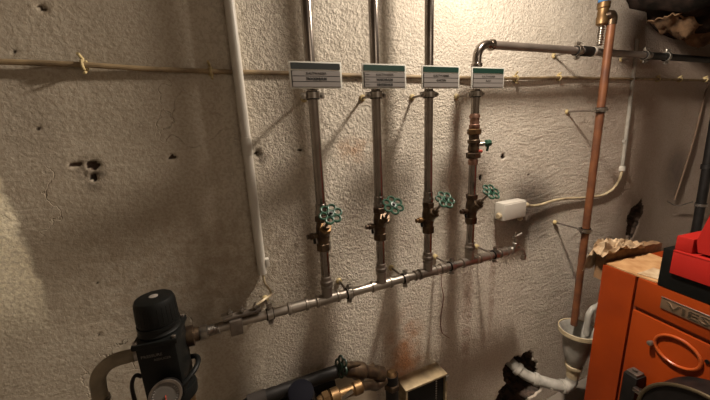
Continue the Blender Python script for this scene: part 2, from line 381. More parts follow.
ctl = thing('control_panel', bl(0.4, 0.15, 1.013), 'red and black boiler control panel sitting on the orange boiler', 'control panel')
cb = MB(); bbox(cb, 0.184, 0.66, -0.001, 0.30, 1.0135, 1.15, 0.003); cb.build('black_casing', BLACK, ctl)
cr = MB(); bbox(cr, 0.216, 0.62, -0.012, 0.0, 1.075, 1.15, 0.003); bbox(cr, 0.216, 0.62, -0.012, 0.24, 1.1501, 1.156, 0.002)
cr.build('lower_cover', RED, ctl)
cu_ = MB(); bbox(cu_, 0.214, 0.258, -0.004, 0.16, 1.1565, 1.204, 0.004); cu_.build('end_block', RED, ctl)
ch = MB(); ch.prism([(0.27, 1.165), (0.262, 1.20), (0.300, 1.40), (0.62, 1.42), (0.62, 1.165)], 0.2, BO+e2*0.0, (e1, e3, e2))
ch.build('flip_hood', RED, ctl)
cg = MB(); cg.prism([(0.258, 1.157), (0.258, 1.20), (0.272, 1.165), (0.62, 1.165), (0.62, 1.157)], 0.15, BO+e2*0.02, (e1, e3, e2)); cg.build('gap_filler', BLACK, ctl)  # black wedge filling the dark gap between end block and hood

# things on the boiler
def sheet(poly_a, poly_b, poly_z, nu, nv, fz, thick=0.002):
    pass
tb = MB(); pts = [(0.004, 0.006), (0.124, 0.004), (0.178, 0.012), (0.165, 0.10), (0.12, 0.20), (0.06, 0.25), (0.004, 0.26)]
tb.prism(pts, 0.005, BO+e3*1.0132, (e1, e2, e3))
tag(tb.build('insulation_board', TAN), 'dusty tan board lying flat on top of the orange boiler', 'board')
pp = MB()
# second curled paper on the board
def grid_sheet(mb, f, nu, nv, th):
    top = [f(i/nu, j/nv) for j in range(nv+1) for i in range(nu+1)]
    bot = [p-V((0, 0, th)) for p in top]; n = len(top); fs = []
    for j in range(nv):
        for i in range(nu):
            q = (j*(nu+1)+i, j*(nu+1)+i+1, (j+1)*(nu+1)+i+1, (j+1)*(nu+1)+i); fs.append(q); fs.append(tuple(k+n for k in q)[::-1])
    for i in range(nu): fs.append((i+1, i, i+n, i+1+n)); b0 = nv*(nu+1); fs.append((b0+i, b0+i+1, b0+i+1+n, b0+i+n))
    for j in range(nv): a0 = j*(nu+1); a1 = a0+nu+1; fs.append((a0, a1, a1+n, a0+n)); fs.append((a1+nu, a0+nu, a0+nu+n, a1+nu+n))
    mb.add(top+bot, fs); return mb
grid_sheet(pp, lambda s, t: bl(0.112+0.066*s, 0.014+0.085*t+0.02*s, 1.0212+0.007*(t**2)*(1-s)), 8, 8, 0.0022)
tag(pp.build('paper_scrap', PAPER), 'small curled pale paper scrap beside the black control casing', 'paper')
def rid(x, y, k): return 0.5-abs(noise.noise(V((x, y, k))))*2
def crumple(s, t):
    a = -0.068+0.080*s; b = -0.012+0.22*t
    z = 1.072+0.040*rid(s*2.2, t*2.6, 3)+0.016*rid(s*7, t*8, 7)+0.016*math.sin(PI*s)-0.03*t
    z = max(z, 1.0545)
    if s < 0.2: z -= 0.10*(0.2-s)/0.2*(1-t*.3); a = min(a, -0.052)
    if t < 0.12: z -= 0.045*(0.12-t)/0.12; b = min(b, 0.006)-0.004
    return bl(a+0.012*noise.noise(V((s*5, t*6, 9)))*(1 if s > .3 else 0.2), b, z)
cp = grid_sheet(MB(), crumple, 22, 26, 0.0015)
tag(cp.build('crumpled_paper', PAPER, ang=12), 'crumpled cream wrapping paper heaped at the wall side of the boiler top', 'paper')
def slab(s, t):
    return bl(-0.044+0.036*s, 0.02+0.33*t, 1.052-0.008*t*t+(0.008*noise.noise(V((s*3, t*14, 2))) if t > .66 else 0))
bk = MB(); grid_sheet(bk, slab, 6, 30, 0.12)
tag(bk.build('insulation_strip', BROWNB), 'brown insulation slab rising behind the wall side edge of the boiler', 'insulation')

# ------------------------------------------------------------------ clamps
MZ = 1.058; MYP = -0.10
def clamp(c, axis, r, label, group, foot=True, rubber=RUBBER, up=(0, 0, 1), style='ring'):
    c = V(c); a = V(axis).normalized()
    t = thing('pipe_clamp', c, label, 'pipe clamp', group)
    MB().band(c, a, r+0.0005, r+0.004, 0.021).build('rubber_liner', rubber, t)
    MB().band(c, a, r+0.0042, r+0.0062, 0.0165).build('ring', ZINC, t)
    # side ears with bolts: perpendicular to both pipe and wall direction
    e = a.cross(V((0, 1, 0))).normalized()
    for sg in (-1, 1):
        p = c+e*sg*(r+0.012)
        MB().box(p, (0.017 if abs(a.x) > .5 else 0.014, 0.006, 0.014 if abs(a.x) > .5 else 0.017), None, 0.001).build('ear', ZINC, t)
        MB().cyl(p-V((0, 0.014, 0)), p+V((0, 0.009, 0)), 0.0028, n=8).hexn(p-V((0, 0.010, 0)), p-V((0, 0.0045, 0)), 0.006).build('bolt', ZINC, t)
    if foot:
        y0 = c.y+r+0.0065
        MB().hexn((c.x, y0, c.z), (c.x, y0+0.012, c.z), 0.009).build('socket_nut', ZINC, t)
        MB().cyl((c.x, y0+0.012, c.z), (c.x, -0.006, c.z), 0.004, n=10).build('threaded_rod', STEEL_D, t)
        MB().lathe((c.x, 0.004, c.z), (0, -1, 0), [(0, .011), (.010, .011), (.014, .007)], 14).build('wall_plug', CLIPM, t)
    return t

# ------------------------------------------------------------------ manifold pipe
RP = 0.0142
ROFF = -0.10
RX = [0.270, 0.467, 0.660, 0.857]
mani = thing('manifold_pipe', (0.5, ROFF, MZ-RP), 'horizontal stainless manifold pipe feeding the four upright pipes', 'pipe')
MSTEEL = mat('satin_steel', (0.36, 0.32, 0.275), 0.34, 0.9, vary=0.35, vscale=12)
MB().cyl((-0.055, ROFF, MZ), (1.075, ROFF, MZ), RP, n=28).build('pipe', MSTEEL, mani)
def collar(mb, x0, x1, r=0.0185):
    L = x1-x0; mb.lathe((x0, ROFF, MZ), (1, 0, 0), [(0, r-.003), (0.002, r+.001), (.008, r+.0012), (.010, r-.0015), (L-.010, r-.0015), (L-.008, r+.0012), (L-.002, r+.001), (L, r-.003)], 26)
for x in RX:
    m = MB(); collar(m, x-0.040, x+0.040); m.lathe((x, ROFF, MZ+0.010), (0, 0, 1), [(0, .017), (.018, .017), (.026, .0155), (.028, .0185), (.038, .0188), (.041, .0165)], 26)
    m.build('tee', MSTEEL, mani)
for x0, x1 in ((0.14, 0.205), (0.600, 0.622), (0.715, 0.745), (0.905, 0.965), (0.985+.03, 1.06)):
    m = MB(); collar(m, x0, x1) if x1-x0 > .025 else m.lathe((x0, ROFF, MZ), (1, 0, 0), [(0, .0155), (.003, .019), (.009, .019), (.012, .0155)], 24)
    m.build('coupling', MSTEEL, mani)
m = MB(); m.box((-0.01, ROFF-0.004, MZ-0.003), (0.034, 0.040, 0.046), None, 0.003); m.build('inlet_block', STEEL_D, mani)
m = MB(); m.lathe((-0.105, ROFF, MZ-0.002), (1, 0, 0), [(0, .0185), (.004, .020), (.018, .020), (.020, .016)]+sum([[(.022+.004*k, .0142), (.024+.004*k, .0158)] for k in range(7)], [])+[(.052, .0142)], 20)
m.build('threaded_adapter', ZINC, mani)
clamp((0.087, ROFF, MZ), (1, 0, 0), RP, 'black-lined clamp on the manifold below the white conduit', 'manifold clamps')
clamp((0.345, ROFF, MZ), (1, 0, 0), RP, 'black-lined manifold clamp between the first and second upright pipes', 'manifold clamps')
clamp((0.562, ROFF, MZ), (1, 0, 0), RP, 'black-lined manifold clamp between the second and third upright pipes', 'manifold clamps')
clamp((0.770, ROFF, MZ), (1, 0, 0), RP, 'black-lined manifold clamp between the third and fourth upright pipes', 'manifold clamps')
clamp((0.990, ROFF, MZ), (1, 0, 0), RP, 'black-lined manifold clamp next to the small end tap', 'manifold clamps')

# earth clamp with wire on top of the manifold
ec = thing('earthing_clamp', (0.0, ROFF, MZ+0.022), 'small earthing clamp with bright screws on the left manifold end', 'clamp')
MB().box((0.010, ROFF-0.004, MZ+0.026), (0.105, 0.022, 0.007), None, 0.001).build('bar', STEEL_D, ec)
for x in (-0.022, 0.012, 0.048):
    MB().cyl((x, ROFF-.004, MZ+.030), (x, ROFF-.004, MZ+.050), 0.0035, n=8).hexn((x, ROFF-.004, MZ+.036), (x, ROFF-.004, MZ+.043), 0.0085).build('screw', ZINC, ec)
MB().box((-0.030, ROFF-.004, MZ+0.034), (0.03, 0.018, 0.006), None, 0.001).build('lug', ZINC, ec)
w = MB().tube(smooth([(0.088, -0.02, 1.162), (0.090, -0.024, 1.125), (0.100, -0.045, 1.108), (0.098, -0.072, 1.104), (0.075, -0.095, 1.106), (0.052, -0.103, 1.099)]), 0.0036, 10)
tag(w.build('earthing_wire', CREAM), 'short cream wire from the white conduit to the earthing clamp', 'wire')

# small drain tap at manifold end
dt = thing('end_tap', (1.075, ROFF, MZ-0.04), 'small dull brass tap on the right end of the manifold', 'tap')
m = MB(); m.lathe((1.0755, ROFF, MZ), (1, 0, 0), [(0, .012), (.006, .017), (.014, .017), (.018, .011), (.05, .012), (.056, .007)], 18); m.build('body', ZINC, dt)
m = MB(); m.cyl((1.105, ROFF, MZ), (1.105, ROFF, MZ+0.042), 0.0085, n=14).hexn((1.105, ROFF, MZ+.018), (1.105, ROFF, MZ+.03), 0.013).cyl((1.105, ROFF, MZ+.042), (1.105, ROFF, MZ+.075), 0.0045, n=10); m.build('bonnet', ZINC, dt)
m = MB(); m.tube(smooth([(1.085, ROFF, MZ+.055), (1.105, ROFF, MZ+.056), (1.125, ROFF-.012, MZ+.070)]), 0.005, 8); m.build('lever', ZINC, dt)
m = MB(); m.tube(smooth([(1.115, ROFF, MZ), (1.135, ROFF-.01, MZ-.006), (1.142, ROFF-.014, MZ-.030)]), 0.0075, 12).cyl((1.142, ROFF-.014, MZ-.028), (1.142, ROFF-.014, MZ-.048), .011, n=14); m.build('spout', ZINC, dt)

# ------------------------------------------------------------------ upright pipes with valves
names = ['leftmost', 'second', 'third', 'rightmost']
VB = 1.262
for i, x in enumerate(RX):
    VB = [1.273, 1.270, 1.260, 1.262][i]
    lab = ['leftmost upright stainless pipe under the first pipe sign', 'second upright stainless pipe from the left running off the top',
           'third upright stainless pipe from the left running off the top', 'rightmost upright pipe topped by an elbow turning right'][i]
    rp = thing('riser_pipe', (x, ROFF, MZ+0.052), lab, 'pipe', 'upright stainless pipes')
    MB().cyl((x, ROFF, MZ+0.0515), (x, ROFF, VB-0.049), RP*1.02, n=26).build('lower_pipe', STEEL, rp)
    m = MB(); m.lathe((x, ROFF, MZ+0.0515), (0, 0, 1), [(0, .0178), (.002, .0195), (.012, .0195), (.016, .0165), (.028, .0165), (.03, .015)], 24); m.build('press_socket', STEEL_D, rp)
    if i < 3:
        MB().cyl((x, ROFF, VB+0.066), (x, ROFF, 2.395), RP, n=26).build('upper_pipe', STEEL, rp)
        m = MB(); m.lathe((x, ROFF, VB+0.066), (0, 0, 1), [(0, .0178), (.002, .019), (.012, .019), (.016, .0165), (.034, .0165), (.036, .015)], 24); m.build('press_socket', STEEL, rp)
    else:
        MB().cyl((x, ROFF, VB+0.066), (x, ROFF, 1.438), RP, n=26).build('upper_pipe', STEEL, rp)
        MB().cyl((x, ROFF, 1.618), (x, ROFF, 1.785), RP, n=26).build('upper_pipe', STEEL, rp)
        R_ = 0.045; c = V((x+R_, ROFF, 1.845-R_))
        MB().tube([(x, ROFF, 1.78)]+arc(c, R_, PI, PI/2, (1, 0, 0), (0, 0, 1), 12)+[(x+R_+.02, ROFF, 1.845)], RP*1.04, 24).build('elbow', STEEL, rp)
        MB().lathe((x, ROFF, 1.772), (0, 0, 1), [(0, .0155), (.002, .019), (.010, .019), (.013, .0155)], 24).build('elbow_collar', STEEL, rp)
        MB().lathe((x+R_+.012, ROFF, 1.845), (1, 0, 0), [(0, .0155), (.002, .019), (.010, .019), (.013, .0155)], 24).build('elbow_collar', STEEL, rp)
    # valve
    vl = ['stop valve with green handwheel on the leftmost upright pipe', 'stop valve with green handwheel on the second upright pipe from left',
          'stop valve with green handwheel on the third upright pipe from left', 'stop valve with green handwheel on the rightmost upright pipe'][i]
    sv = thing('stop_valve', (x, ROFF, VB-0.048), vl, 'valve', 'green handwheel stop valves')
    m = MB(); m.lathe((x, ROFF, VB-0.048), (0, 0, 1), [(0, .0165), (.010, .0195), (.03, .0185), (.045, .021), (.075, .0205), (.09, .0175), (.094, .0175)], 24)
    m.build('body', BRASS_D, sv)
    MB().hexn((x, ROFF, VB-0.048), (x, ROFF, VB-0.022), 0.0225).build('union_nut', BRASS_D, sv)
    MB().hexn((x, ROFF, VB+0.046), (x, ROFF, VB+0.066), 0.0215).build('union_nut', BRASS_D, sv)
    A = V((x, ROFF, VB)); dirv = V(((0.004, 0.008, 0.012, 0.016)[i], -0.080, 0.090)).normalized()
    m = MB(); m.lathe(A, dirv, [(0, .016), (.035, .0165), (.036, .012), (.060, .011)], 20); m.build('bonnet', BRASS_D, sv)
    MB().hexn(A+dirv*.034, A+dirv*.048, 0.0195).build('bonnet_nut', BRASS if i == 0 else BRASS_D, sv)
    MB().cyl(A+dirv*.058, A+dirv*.116, 0.0042, n=10).build('stem', STEEL_D, sv)
    hc = A+dirv*0.116; dirw = (dirv+V((-0.12, 0, 0))).normalized(); a_, u_, w_ = frame(dirw)
    m = MB(); ph = 0.25*i+0.2
    for k in range(6):
        t = 2*PI*k/6+ph
        m.ring(hc+(u_*math.cos(t)+w_*math.sin(t))*0.0215, dirw, 0.0106, 0.0036, 18, 8)
    m.lathe(hc-dirv*.005, dirv, [(0, .010), (.007, .0115), (.010, .009)], 16)
    hwl = m.build('handwheel', GREEN, sv)
    MB().hexn(hc+dirv*.005, hc+dirv*.010, 0.0048).build('hub_nut', BLACKG, hwl)
    # drain cock on the left
    D0 = V((x-0.016, ROFF, VB+0.004)); m = MB()
    m.lathe(D0, (-1, 0, 0), [(0, .008), (.014, .008), (.015, .0105), (.024, .0105), (.026, .007), (.034, .0075)], 14)
    dc = m.build('drain_cock', BRASS_D if i != 2 else BRASS, sv)
    MB().cyl(D0+V((-.012, 0, -.006)), D0+V((-.012, -.004, -.024)), 0.0045, n=8).build('drain_lever', BLACK, dc)

# backflow/ball valve on the rightmost pipe
x = RX[3]
bv = thing('check_valve', (x, ROFF, 1.438), 'brass check valve with green knob high on the rightmost upright pipe', 'valve')
MB().lathe((x, ROFF, 1.438), (0, 0, 1), [(0, .016), (.002, .0175), (.018, .0175), (.022, .0155)], 20).build('lower_fitting', PINKCU, bv)
MB().hexn((x, ROFF, 1.462), (x, ROFF, 1.482), 0.0265).build('nut', BRASS_D, bv)
MB().lathe((x, ROFF, 1.482), (0, 0, 1), [(0, .018), (.012, .0205), (.03, .018), (.034, .022), (.044, .022), (.048, .018), (.064, .0175)], 22).build('body', BRASS_D, bv)
MB().hexn((x, ROFF, 1.546), (x, ROFF, 1.566), 0.0255).build('nut', BRASS, bv)
MB().lathe((x, ROFF, 1.566), (0, 0, 1), [(0, .0165), (.004, .019), (.014, .019), (.016, .016), (.036, .016), (.037, .0185), (.046, .0185), (.052, .0155)], 20).build('upper_fitting', PINKCU, bv)
sd = V((0.75, -0.55, 0.12)).normalized(); p0 = V((x, ROFF, 1.508))
MB().cyl(p0+sd*.012, p0+sd*.042, 0.0075, n=12).build('side_port', ZINC, bv)
MB().lathe(p0+sd*.038, sd, [(0, .010), (.004, .0125), (.016, .0125), (.022, .009)], 8).build('knob', GREEN, bv)
MB().cyl(p0+sd*.05+V((0, 0, -.010)), p0+sd*.046+V((0, 0, -.028)), 0.0045, n=8).build('knob_pin', GREEN, bv)
MB().lathe((x+.012, ROFF-.012, 1.487), (.7, -.7, 0), [(0, .006), (.012, .006), (.014, .004)], 10).build('red_cap', REDTAG, bv)

# clamps under the signs
cl = ['zinc clamp on the leftmost upright pipe just below its sign', 'zinc clamp on the second upright pipe just below its sign',
      'zinc clamp on the third upright pipe just below its sign', 'zinc clamp on the rightmost upright pipe just below its sign']
for i, x in enumerate(RX):
    clamp((x, ROFF, 1.684), (0, 0, 1), RP, cl[i], 'clamps below the pipe signs')

# ------------------------------------------------------------------ signs
def sign(x0, hdr, lines, label):
    W, Hh, yb = 0.145, 0.068, -0.134
    t = thing('pipe_sign', (x0+W/2, yb, 1.698), label, 'sign', 'pipe signs in a row')
    MB().box((x0+W/2, yb, 1.698+Hh/2), (W, 0.0035, Hh), None, 0.001).build('backing', SIGNW, t)
    MB().box((x0+W/2, yb-0.0024, 1.698+Hh-0.0115), (W-0.010, 0.001, 0.0155)).build('header', mat('sign_black', (0.010, 0.014, 0.014), .4) if x0 < .3 else SIGNG, t)
    MB().box((x0+W/2, yb-0.0022, 1.698+0.0245), (W-0.010, 0.0008, 0.0415)).build('strip_frame', INK, t)
    for k in range(3):
        MB().box((x0+W/2+.001, yb-0.0026, 1.698+0.0385-0.0137*k), (W-0.0125, 0.0012, 0.0118)).build('strip', SIGNP, t)
    MB().box((x0+W/2, yb+0.0045, 1.698+0.012), (0.03, 0.0055, 0.02)).build('bracket', ZINC, t)
    for k, (s, wd, b) in enumerate(lines):
        if s: text('lettering', s, 0.0088, (x0+0.072-wd/2, yb-0.0034, 1.698+0.0355-0.0137*k), (1, 0, 0), (0, 0, 1), INK, t, bold=b, width=wd, ext=0.0002)
    for k in range(3):
        if lines[k][0] and hdr: text('lettering', hdr, 0.0045, (x0+0.010, yb-0.0034, 1.698+0.037-0.0137*k), (1, 0, 0), (0, 0, 1), INK, t, width=0.014, ext=0.0002)
    # hinge bracket carrying the plate from the clamp
    return t
sign(0.201, None, [('KALTWASSER', 0.056, 0.0001), ('TROCKENRAUM', 0.057, 0.0007), ('', 0, 0)], 'leftmost pipe sign with near-black header and one bold line')
sign(0.407, 'Nr.', [('KALTWASSER', 0.056, 0.0), ('WASCHRAUM', 0.054, 0.0006), ('HINTERHAUS', 0.052, 0.0006)], 'second pipe sign from left with green header and two bold lines')
sign(0.608, None, [('KALTWASSER', 0.060, 0.0002), ('GARTEN', 0.036, 0.0003), ('', 0, 0)], 'third pipe sign from left with one short second line')
sign(0.803, None, [('KALTWASSER', 0.058, 0.0), ('BAD', 0.022, 0.0), ('', 0, 0)], 'rightmost pipe sign beside the steel elbow')

# ------------------------------------------------------------------ top horizontal pipe
x0 = RX[3]+0.045+0.026; TZ = 1.845
tp = thing('overhead_pipe', (1.5, ROFF, TZ-RP), 'horizontal steel pipe running right from the elbow along the wall', 'pipe')
MB().cyl((x0-.001, ROFF, TZ), (1.885, ROFF, TZ), RP, n=26).build('pipe', mat('grey_pipe', (0.26, 0.22, 0.19), 0.4, 0.4, vary=.3, vscale=9), tp)
MB().cyl((1.885, ROFF, TZ), (3.9, ROFF, TZ-.004), RP*1.05, n=20).build('dark_pipe', BLACKG, tp)
MB().lathe((1.400, ROFF, TZ), (1, 0, 0), [(0, .0175), (.004, .019), (.06, .019), (.064, .0165)], 24).build('sleeve', BLACKG, tp)
for xx in (1.466, 1.552):
    MB().band((xx, ROFF, TZ), (1, 0, 0), RP+.001, RP+.0055, 0.012).build('white_band', WHITEP, tp)
clamp((1.371, ROFF, TZ), (1, 0, 0), RP, 'clamp on the overhead pipe left of the copper pipe', 'overhead pipe clamps')
clamp((1.845, ROFF, TZ), (1, 0, 0), RP, 'clamp on the overhead pipe right of the copper pipe', 'overhead pipe clamps')
clamp((2.02, ROFF, TZ), (1, 0, 0), RP*1.05, 'clamp on the dark overhead pipe under the sooty duct', 'overhead pipe clamps')

# safety discharge: brass valve with blue cap, ribbed hose tail
rv = thing('relief_valve', (1.47, -0.125, 1.93), 'brass relief valve with blue cap above the overhead pipe', 'valve')
MB().lathe((1.465, -.125, 1.935), (0, 0, 1), [(0, .013), (.006, .020), (.030, .021), (.034, .019), (.060, .019), (.064, .022), (.082, .022), (.086, .015)], 22).build('body', BRASS, rv)
MB().lathe((1.465, -.125, 2.019), (0, 0, 1), [(0, .018), (.004, .021), (.06, .019), (.066, .014)], 12).build('blue_cap', BLUE, rv)
rh = MB().lathe((1.468, -.124, 1.861), (0, 0, 1), sum([[(.002+.009*k, .0085), (.005+.009*k, .0125), (.008+.009*k, .0085)] for k in range(8)], [])+[(.0735, .009)], 14)
rh.build('ribbed_tail', ZINC, rv)
# copper pipe
CXX = 1.492; CY = -0.145
cp_ = thing('copper_pipe', (CXX, CY, 0.62), 'long upright brownish copper pipe crossing in front of the overhead pipe', 'pipe')
MB().tube([(CXX, CY, 0.60), (CXX, CY, 1.2), (CXX, CY, 1.94)], 0.0150, 22).build('pipe', COPPER, cp_)
MB().tube([(CXX, CY, 1.935)]+arc((CXX-.014, CY, 1.955), 0.014, 0, PI/2, (1, 0, 0), (0, 0, 1), 8)[0:]+[(CXX-.02, CY+.012, 1.969)], 0.0178, 18).build('elbow', BRASS_D, cp_)
clamp((CXX, CY, 1.612), (0, 0, 1), 0.0152, 'zinc clamp high on the copper pipe under the overhead pipe', 'copper pipe clamps')
clamp((CXX, CY, 1.085), (0, 0, 1), 0.0152, 'zinc clamp low on the copper pipe left of the boiler', 'copper pipe clamps')

# ------------------------------------------------------------------ left conduit, cables, boxes on the wall
cd = thing('white_conduit', (0.087, -0.014, 1.15), 'white plastic conduit running up the wall left of the first pipe', 'conduit')
MB().cyl((0.087, -0.0175, 1.155), (0.087, -0.0175, 2.395), 0.0135, n=22).build('tube', WHITEP, cd)
MB().lathe((0.087, -0.0175, 1.528), (0, 0, 1), [(0, .0138), (.001, .0148), (.05, .0148), (.051, .0138)], 22).build('joint', WHITEP, cd)
MB().box((0.105, -0.018, 1.19), (0.012, 0.02, 0.026), None, 0.002).build('saddle_clip', WHITEP, cd)

cab = [(-1.55, -0.010, 1.775), (-0.75, -0.010, 1.772), (-0.406, -0.010, 1.769), (-0.255, -0.012, 1.766), (-0.12, -0.010, 1.760), (0.019, -0.012, 1.757), (0.20, -0.010, 1.756), (0.43, -0.010, 1.753), (0.8, -0.010, 1.751), (1.151, -0.012, 1.751), (1.435, -0.012, 1.757), (1.70, -0.010, 1.757), (2.1, -0.011, 1.758), (2.70, -0.011, 1.759), (3.4, -0.011, 1.760)]
tag(MB().tube(smooth(cab, 10), 0.0062, 10).build('wall_cable', OLDCAB), 'long dusty cable clipped straight across the whole wall', 'cable')
clips = [(-0.255, 1.766, 'yellowed cable clip near the left edge of the wall cable'), (0.019, 1.757, 'yellowed cable clip just left of the white conduit'),
         (1.151, 1.751, 'yellowed cable clip just right of the rightmost pipe sign'), (1.408, 1.756, 'yellowed cable clip just left of the copper pipe'),
         (2.18, 1.758, 'cable clip at right, first after the thin upright conduit'), (2.40, 1.758, 'cable clip at right, second after the thin upright conduit'), (2.68, 1.759, 'cable clip at the far right end of the wall cable')]
for x, z, l in clips:
    t = thing('cable_clip', (x, 0, z), l, 'cable clip', 'clips along the wall cable')
    MB().tube([(x, -0.011+0.0098*math.cos(q), z+0.0098*math.sin(q)) for q in [0.5+PI*2*k/16*0.86 for k in range(17)]], 0.0034, 8).box((x, -0.004, z+.0), (0.014, 0.012, 0.022), None, 0.002).build('saddle', CLIPM, t)
    if -0.3 < x < 1.2: MB().cyl((x+.001, -0.004, z-0.013), (x+.001, -0.022, z-0.020), 0.0030, n=8).cyl((x, -0.006, z+0.013), (x-.004, -.020, z+.024), .0035, n=8).build('screw', CLIPM, t)
    else: MB().cyl((x, 0.002, z+0.012), (x, -0.018, z+0.020), 0.0035, n=8).build('screw', CLIPM, t)
# junction box
jb = thing('junction_box', (1.155, -0.022, 1.165), 'small white junction box on the wall above the end tap', 'junction box')
MB().box((1.155, -0.021, 1.206), (0.135, 0.048, 0.078), None, 0.006).build('box', WHITEP, jb)
MB().box((1.155, -0.047, 1.206), (0.125, 0.006, 0.068), None, 0.003).build('lid', WHITEP, jb)
MB().lathe((1.222, -0.024, 1.214), (1, 0, 0), [(0, .014), (.012, .015), (.030, .012), (.034, .007)], 14).build('cable_gland', CREAM, jb)
MB().lathe((1.088, -0.026, 1.188), (-1, 0, 0), [(0, .014), (.006, .015), (.012, .010)], 14).build('blank_plug', CREAM, jb)
MB().lathe((1.215, -0.024, 1.166), (0, 0, -1), [(0, .012), (.014, .012), (.02, .006)], 14).build('blank_plug', CREAM, jb)
# thin conduit on the right with cable bending to the box
tc_ = thing('thin_conduit', (1.965, -0.012, 1.315), 'thin upright grey conduit behind and right of the copper pipe', 'conduit')
MB().tube(smooth([(1.975, -0.010, 1.322), (1.968, -0.010, 1.50), (1.958, -0.010, 1.70), (1.952, -0.010, 1.86), (1.946, -0.010, 1.94)], 6), 0.0085, 12).build('tube', GREYP, tc_)
MB().lathe((1.977, -0.010, 1.292), (0, 0, 1), [(0, .010), (.003, .015), (.022, .015), (.028, .010)], 12).build('end_cap', WHITEP, tc_)
MB().box((1.970, -0.008, 1.45), (0.03, 0.014, 0.016), None, 0.002).build('clip', GREYP, tc_)
wv = MB().tube(smooth([(1.257, -0.024, 1.214), (1.30, -0.014, 1.200), (1.37, -0.010, 1.196), (1.45, -0.010, 1.203), (1.55, -0.010, 1.200), (1.66, -0.010, 1.188), (1.74, -0.010, 1.182), (1.84, -0.010, 1.180), (1.92, -0.011, 1.205), (1.965, -0.010, 1.25), (1.977, -0.010, 1.291)], 8), 0.0062, 10)
tag(wv.build('feed_cable', CREAM), 'cream cable curving from the junction box to the thin conduit', 'cable')
# thin brown wire, right edge
tag(MB().tube(smooth([(2.73, -0.009, 1.742), (2.722, -0.005, 1.66), (2.70, -0.005, 1.45), (2.655, -0.005, 1.25), (2.60, -0.005, 1.05)], 6), 0.0045, 8).build('brown_wire', mat('brown_sheath', (.10, .06, .035), .6)), 'thin brown wire hanging below the cable at the far right', 'wire')
# thin red wire below the manifold
tag(MB().tube(smooth([(0.795, -0.006, 1.02), (0.800, -0.005, 0.93), (0.812, -0.005, 0.86), (0.800, -0.005, 0.77), (0.806, -0.005, 0.70), (0.835, -0.005, 0.665), (0.85, -0.005, 0.652)], 8), 0.0016, 6).build('thin_wire', mat('reddish_wire', (0.16, 0.05, 0.03), 0.6)), 'thin dark red wire hanging on the wall below the manifold', 'wire')
# dark pipe far right
dp = thing('dark_pipe', (2.80, -0.06, 0.3), 'dark upright iron pipe at the far right behind the boiler', 'pipe')
MB().tube([(2.83, -0.06, 0.02), (2.80, -0.06, 0.9), (2.765, -0.06, 1.40), (2.745, -0.06, 1.72)], 0.024, 18).build('pipe', BLACKG, dp)
MB().lathe((2.775, -0.06, 1.23), (0, 0, 1), [(0, .024), (.002, .03), (.03, .03), (.032, .024)], 18).build('socket', BLACKG, dp)
clamp((2.796, -0.06, 1.00), (0, 0, 1), 0.0245, 'dark clamp on the iron pipe at the far right', 'iron pipe clamp', foot=False)
tag(MB().tube(smooth([(2.50, -0.012, 1.055), (2.58, -0.018, 1.02), (2.66, -0.02, 1.01), (2.752, -0.035, 1.02)], 6), 0.0035, 8).build('tie_wire', STEEL_D), 'thin wire reaching from the wall to the far right pipe clamp', 'wire')

# ------------------------------------------------------------------ sooty wrapped duct, upper right
def duct():
    mb = MB(); path = smooth([(1.66, -0.22, 2.22), (1.80, -0.24, 2.13), (2.10, -0.25, 2.07), (2.6, -0.25, 2.06), (3.2, -0.25, 2.09), (4.15, -0.25, 2.10)], 10)
    nn = 36; vs = []; fs = []
    for i, p in enumerate(path):
        tt = (path[min(i+1, len(path)-1)]-path[max(i-1, 0)]).normalized(); u = tt.cross(V((0, 0, 1))).normalized(); w = u.cross(tt)
        R = 0.175*min(1, 0.6+i*0.08)
        for k in range(nn):
            a = 2*PI*k/nn; d = u*math.cos(a)+w*math.sin(a); q = p+d*R
            q += d*(noise.noise(q*7)*0.05+noise.noise(q*22)*0.018)
            vs.append(q)
    for i in range(len(path)-1):
        for k in range(nn): fs.append((i*nn+k, i*nn+(k+1) % nn, (i+1)*nn+(k+1) % nn, (i+1)*nn+k))
    fs.append(tuple(range(nn))); m0 = (len(path)-1)*nn; fs.append(tuple(m0+k for k in range(nn)))
    mb.add(vs, fs); return mb
du = thing('wrapped_duct', (2.4, -0.2, 1.95), 'sooty dark wrapped duct hanging in the upper right corner', 'duct')
duct().build('wrapping', DUCTM, du, 60)
def torn(s, t):
    x = 1.74+0.62*s; sag = 0.075*math.sin(PI*min(1, s*1.1))**.8
    y = -0.14-0.12*t; z = 1.985-0.03*s-sag*0.8*(math.sin(PI*(0.12+0.8*t)))+noise.noise(V((s*7, t*4, 5)))*0.035+noise.noise(V((s*22, t*11, 5)))*0.012
    return V((x+noise.noise(V((s*5, t*9, 2)))*.02, y, z-0.02))
grid_sheet(MB(), torn, 40, 16, 0.004).build('torn_paper', TORN, du, 60)

# ------------------------------------------------------------------ pressure reducer / filter unit at left
PX, PY = -0.185, -0.145
RZ = Matrix.Rotation(math.radians(-8), 3, 'Z')
pr = thing('pressure_reducer', (PX, PY, 0.85), 'black water filter and pressure reducer at the left end of the manifold', 'filter')
m = MB(); m.box((PX, PY, 1.035), (0.088, 0.100, 0.165), RZ, 0.010); m.box((PX, PY, 1.115), (0.098, 0.108, 0.014), RZ, 0.004)
hs = m.build('housing', BLACK, pr)
m = MB(); m.lathe((PX, PY, 1.122), (0, 0, 1), [(0, .047), (.006, .048), (.012, .044), (.016, .044), (.018, .0475), (.026, .0475)], 32); m.build('collar', BLACK, pr)
m = MB(); m.lathe((PX, PY, 1.148), (0, 0, 1), [(0, .0445), (.004, .046), (.055, .0445), (.063, .041), (.066, .034)], 40)
for k in range(28):
    t = 2*PI*k/28; m.cyl((PX+.0452*math.cos(t), PY+.0452*math.sin(t), 1.155), (PX+.0437*math.cos(t), PY+.0437*math.sin(t), 1.2), .0014, n=6)
kn = m.build('adjusting_knob', BLACK, pr)
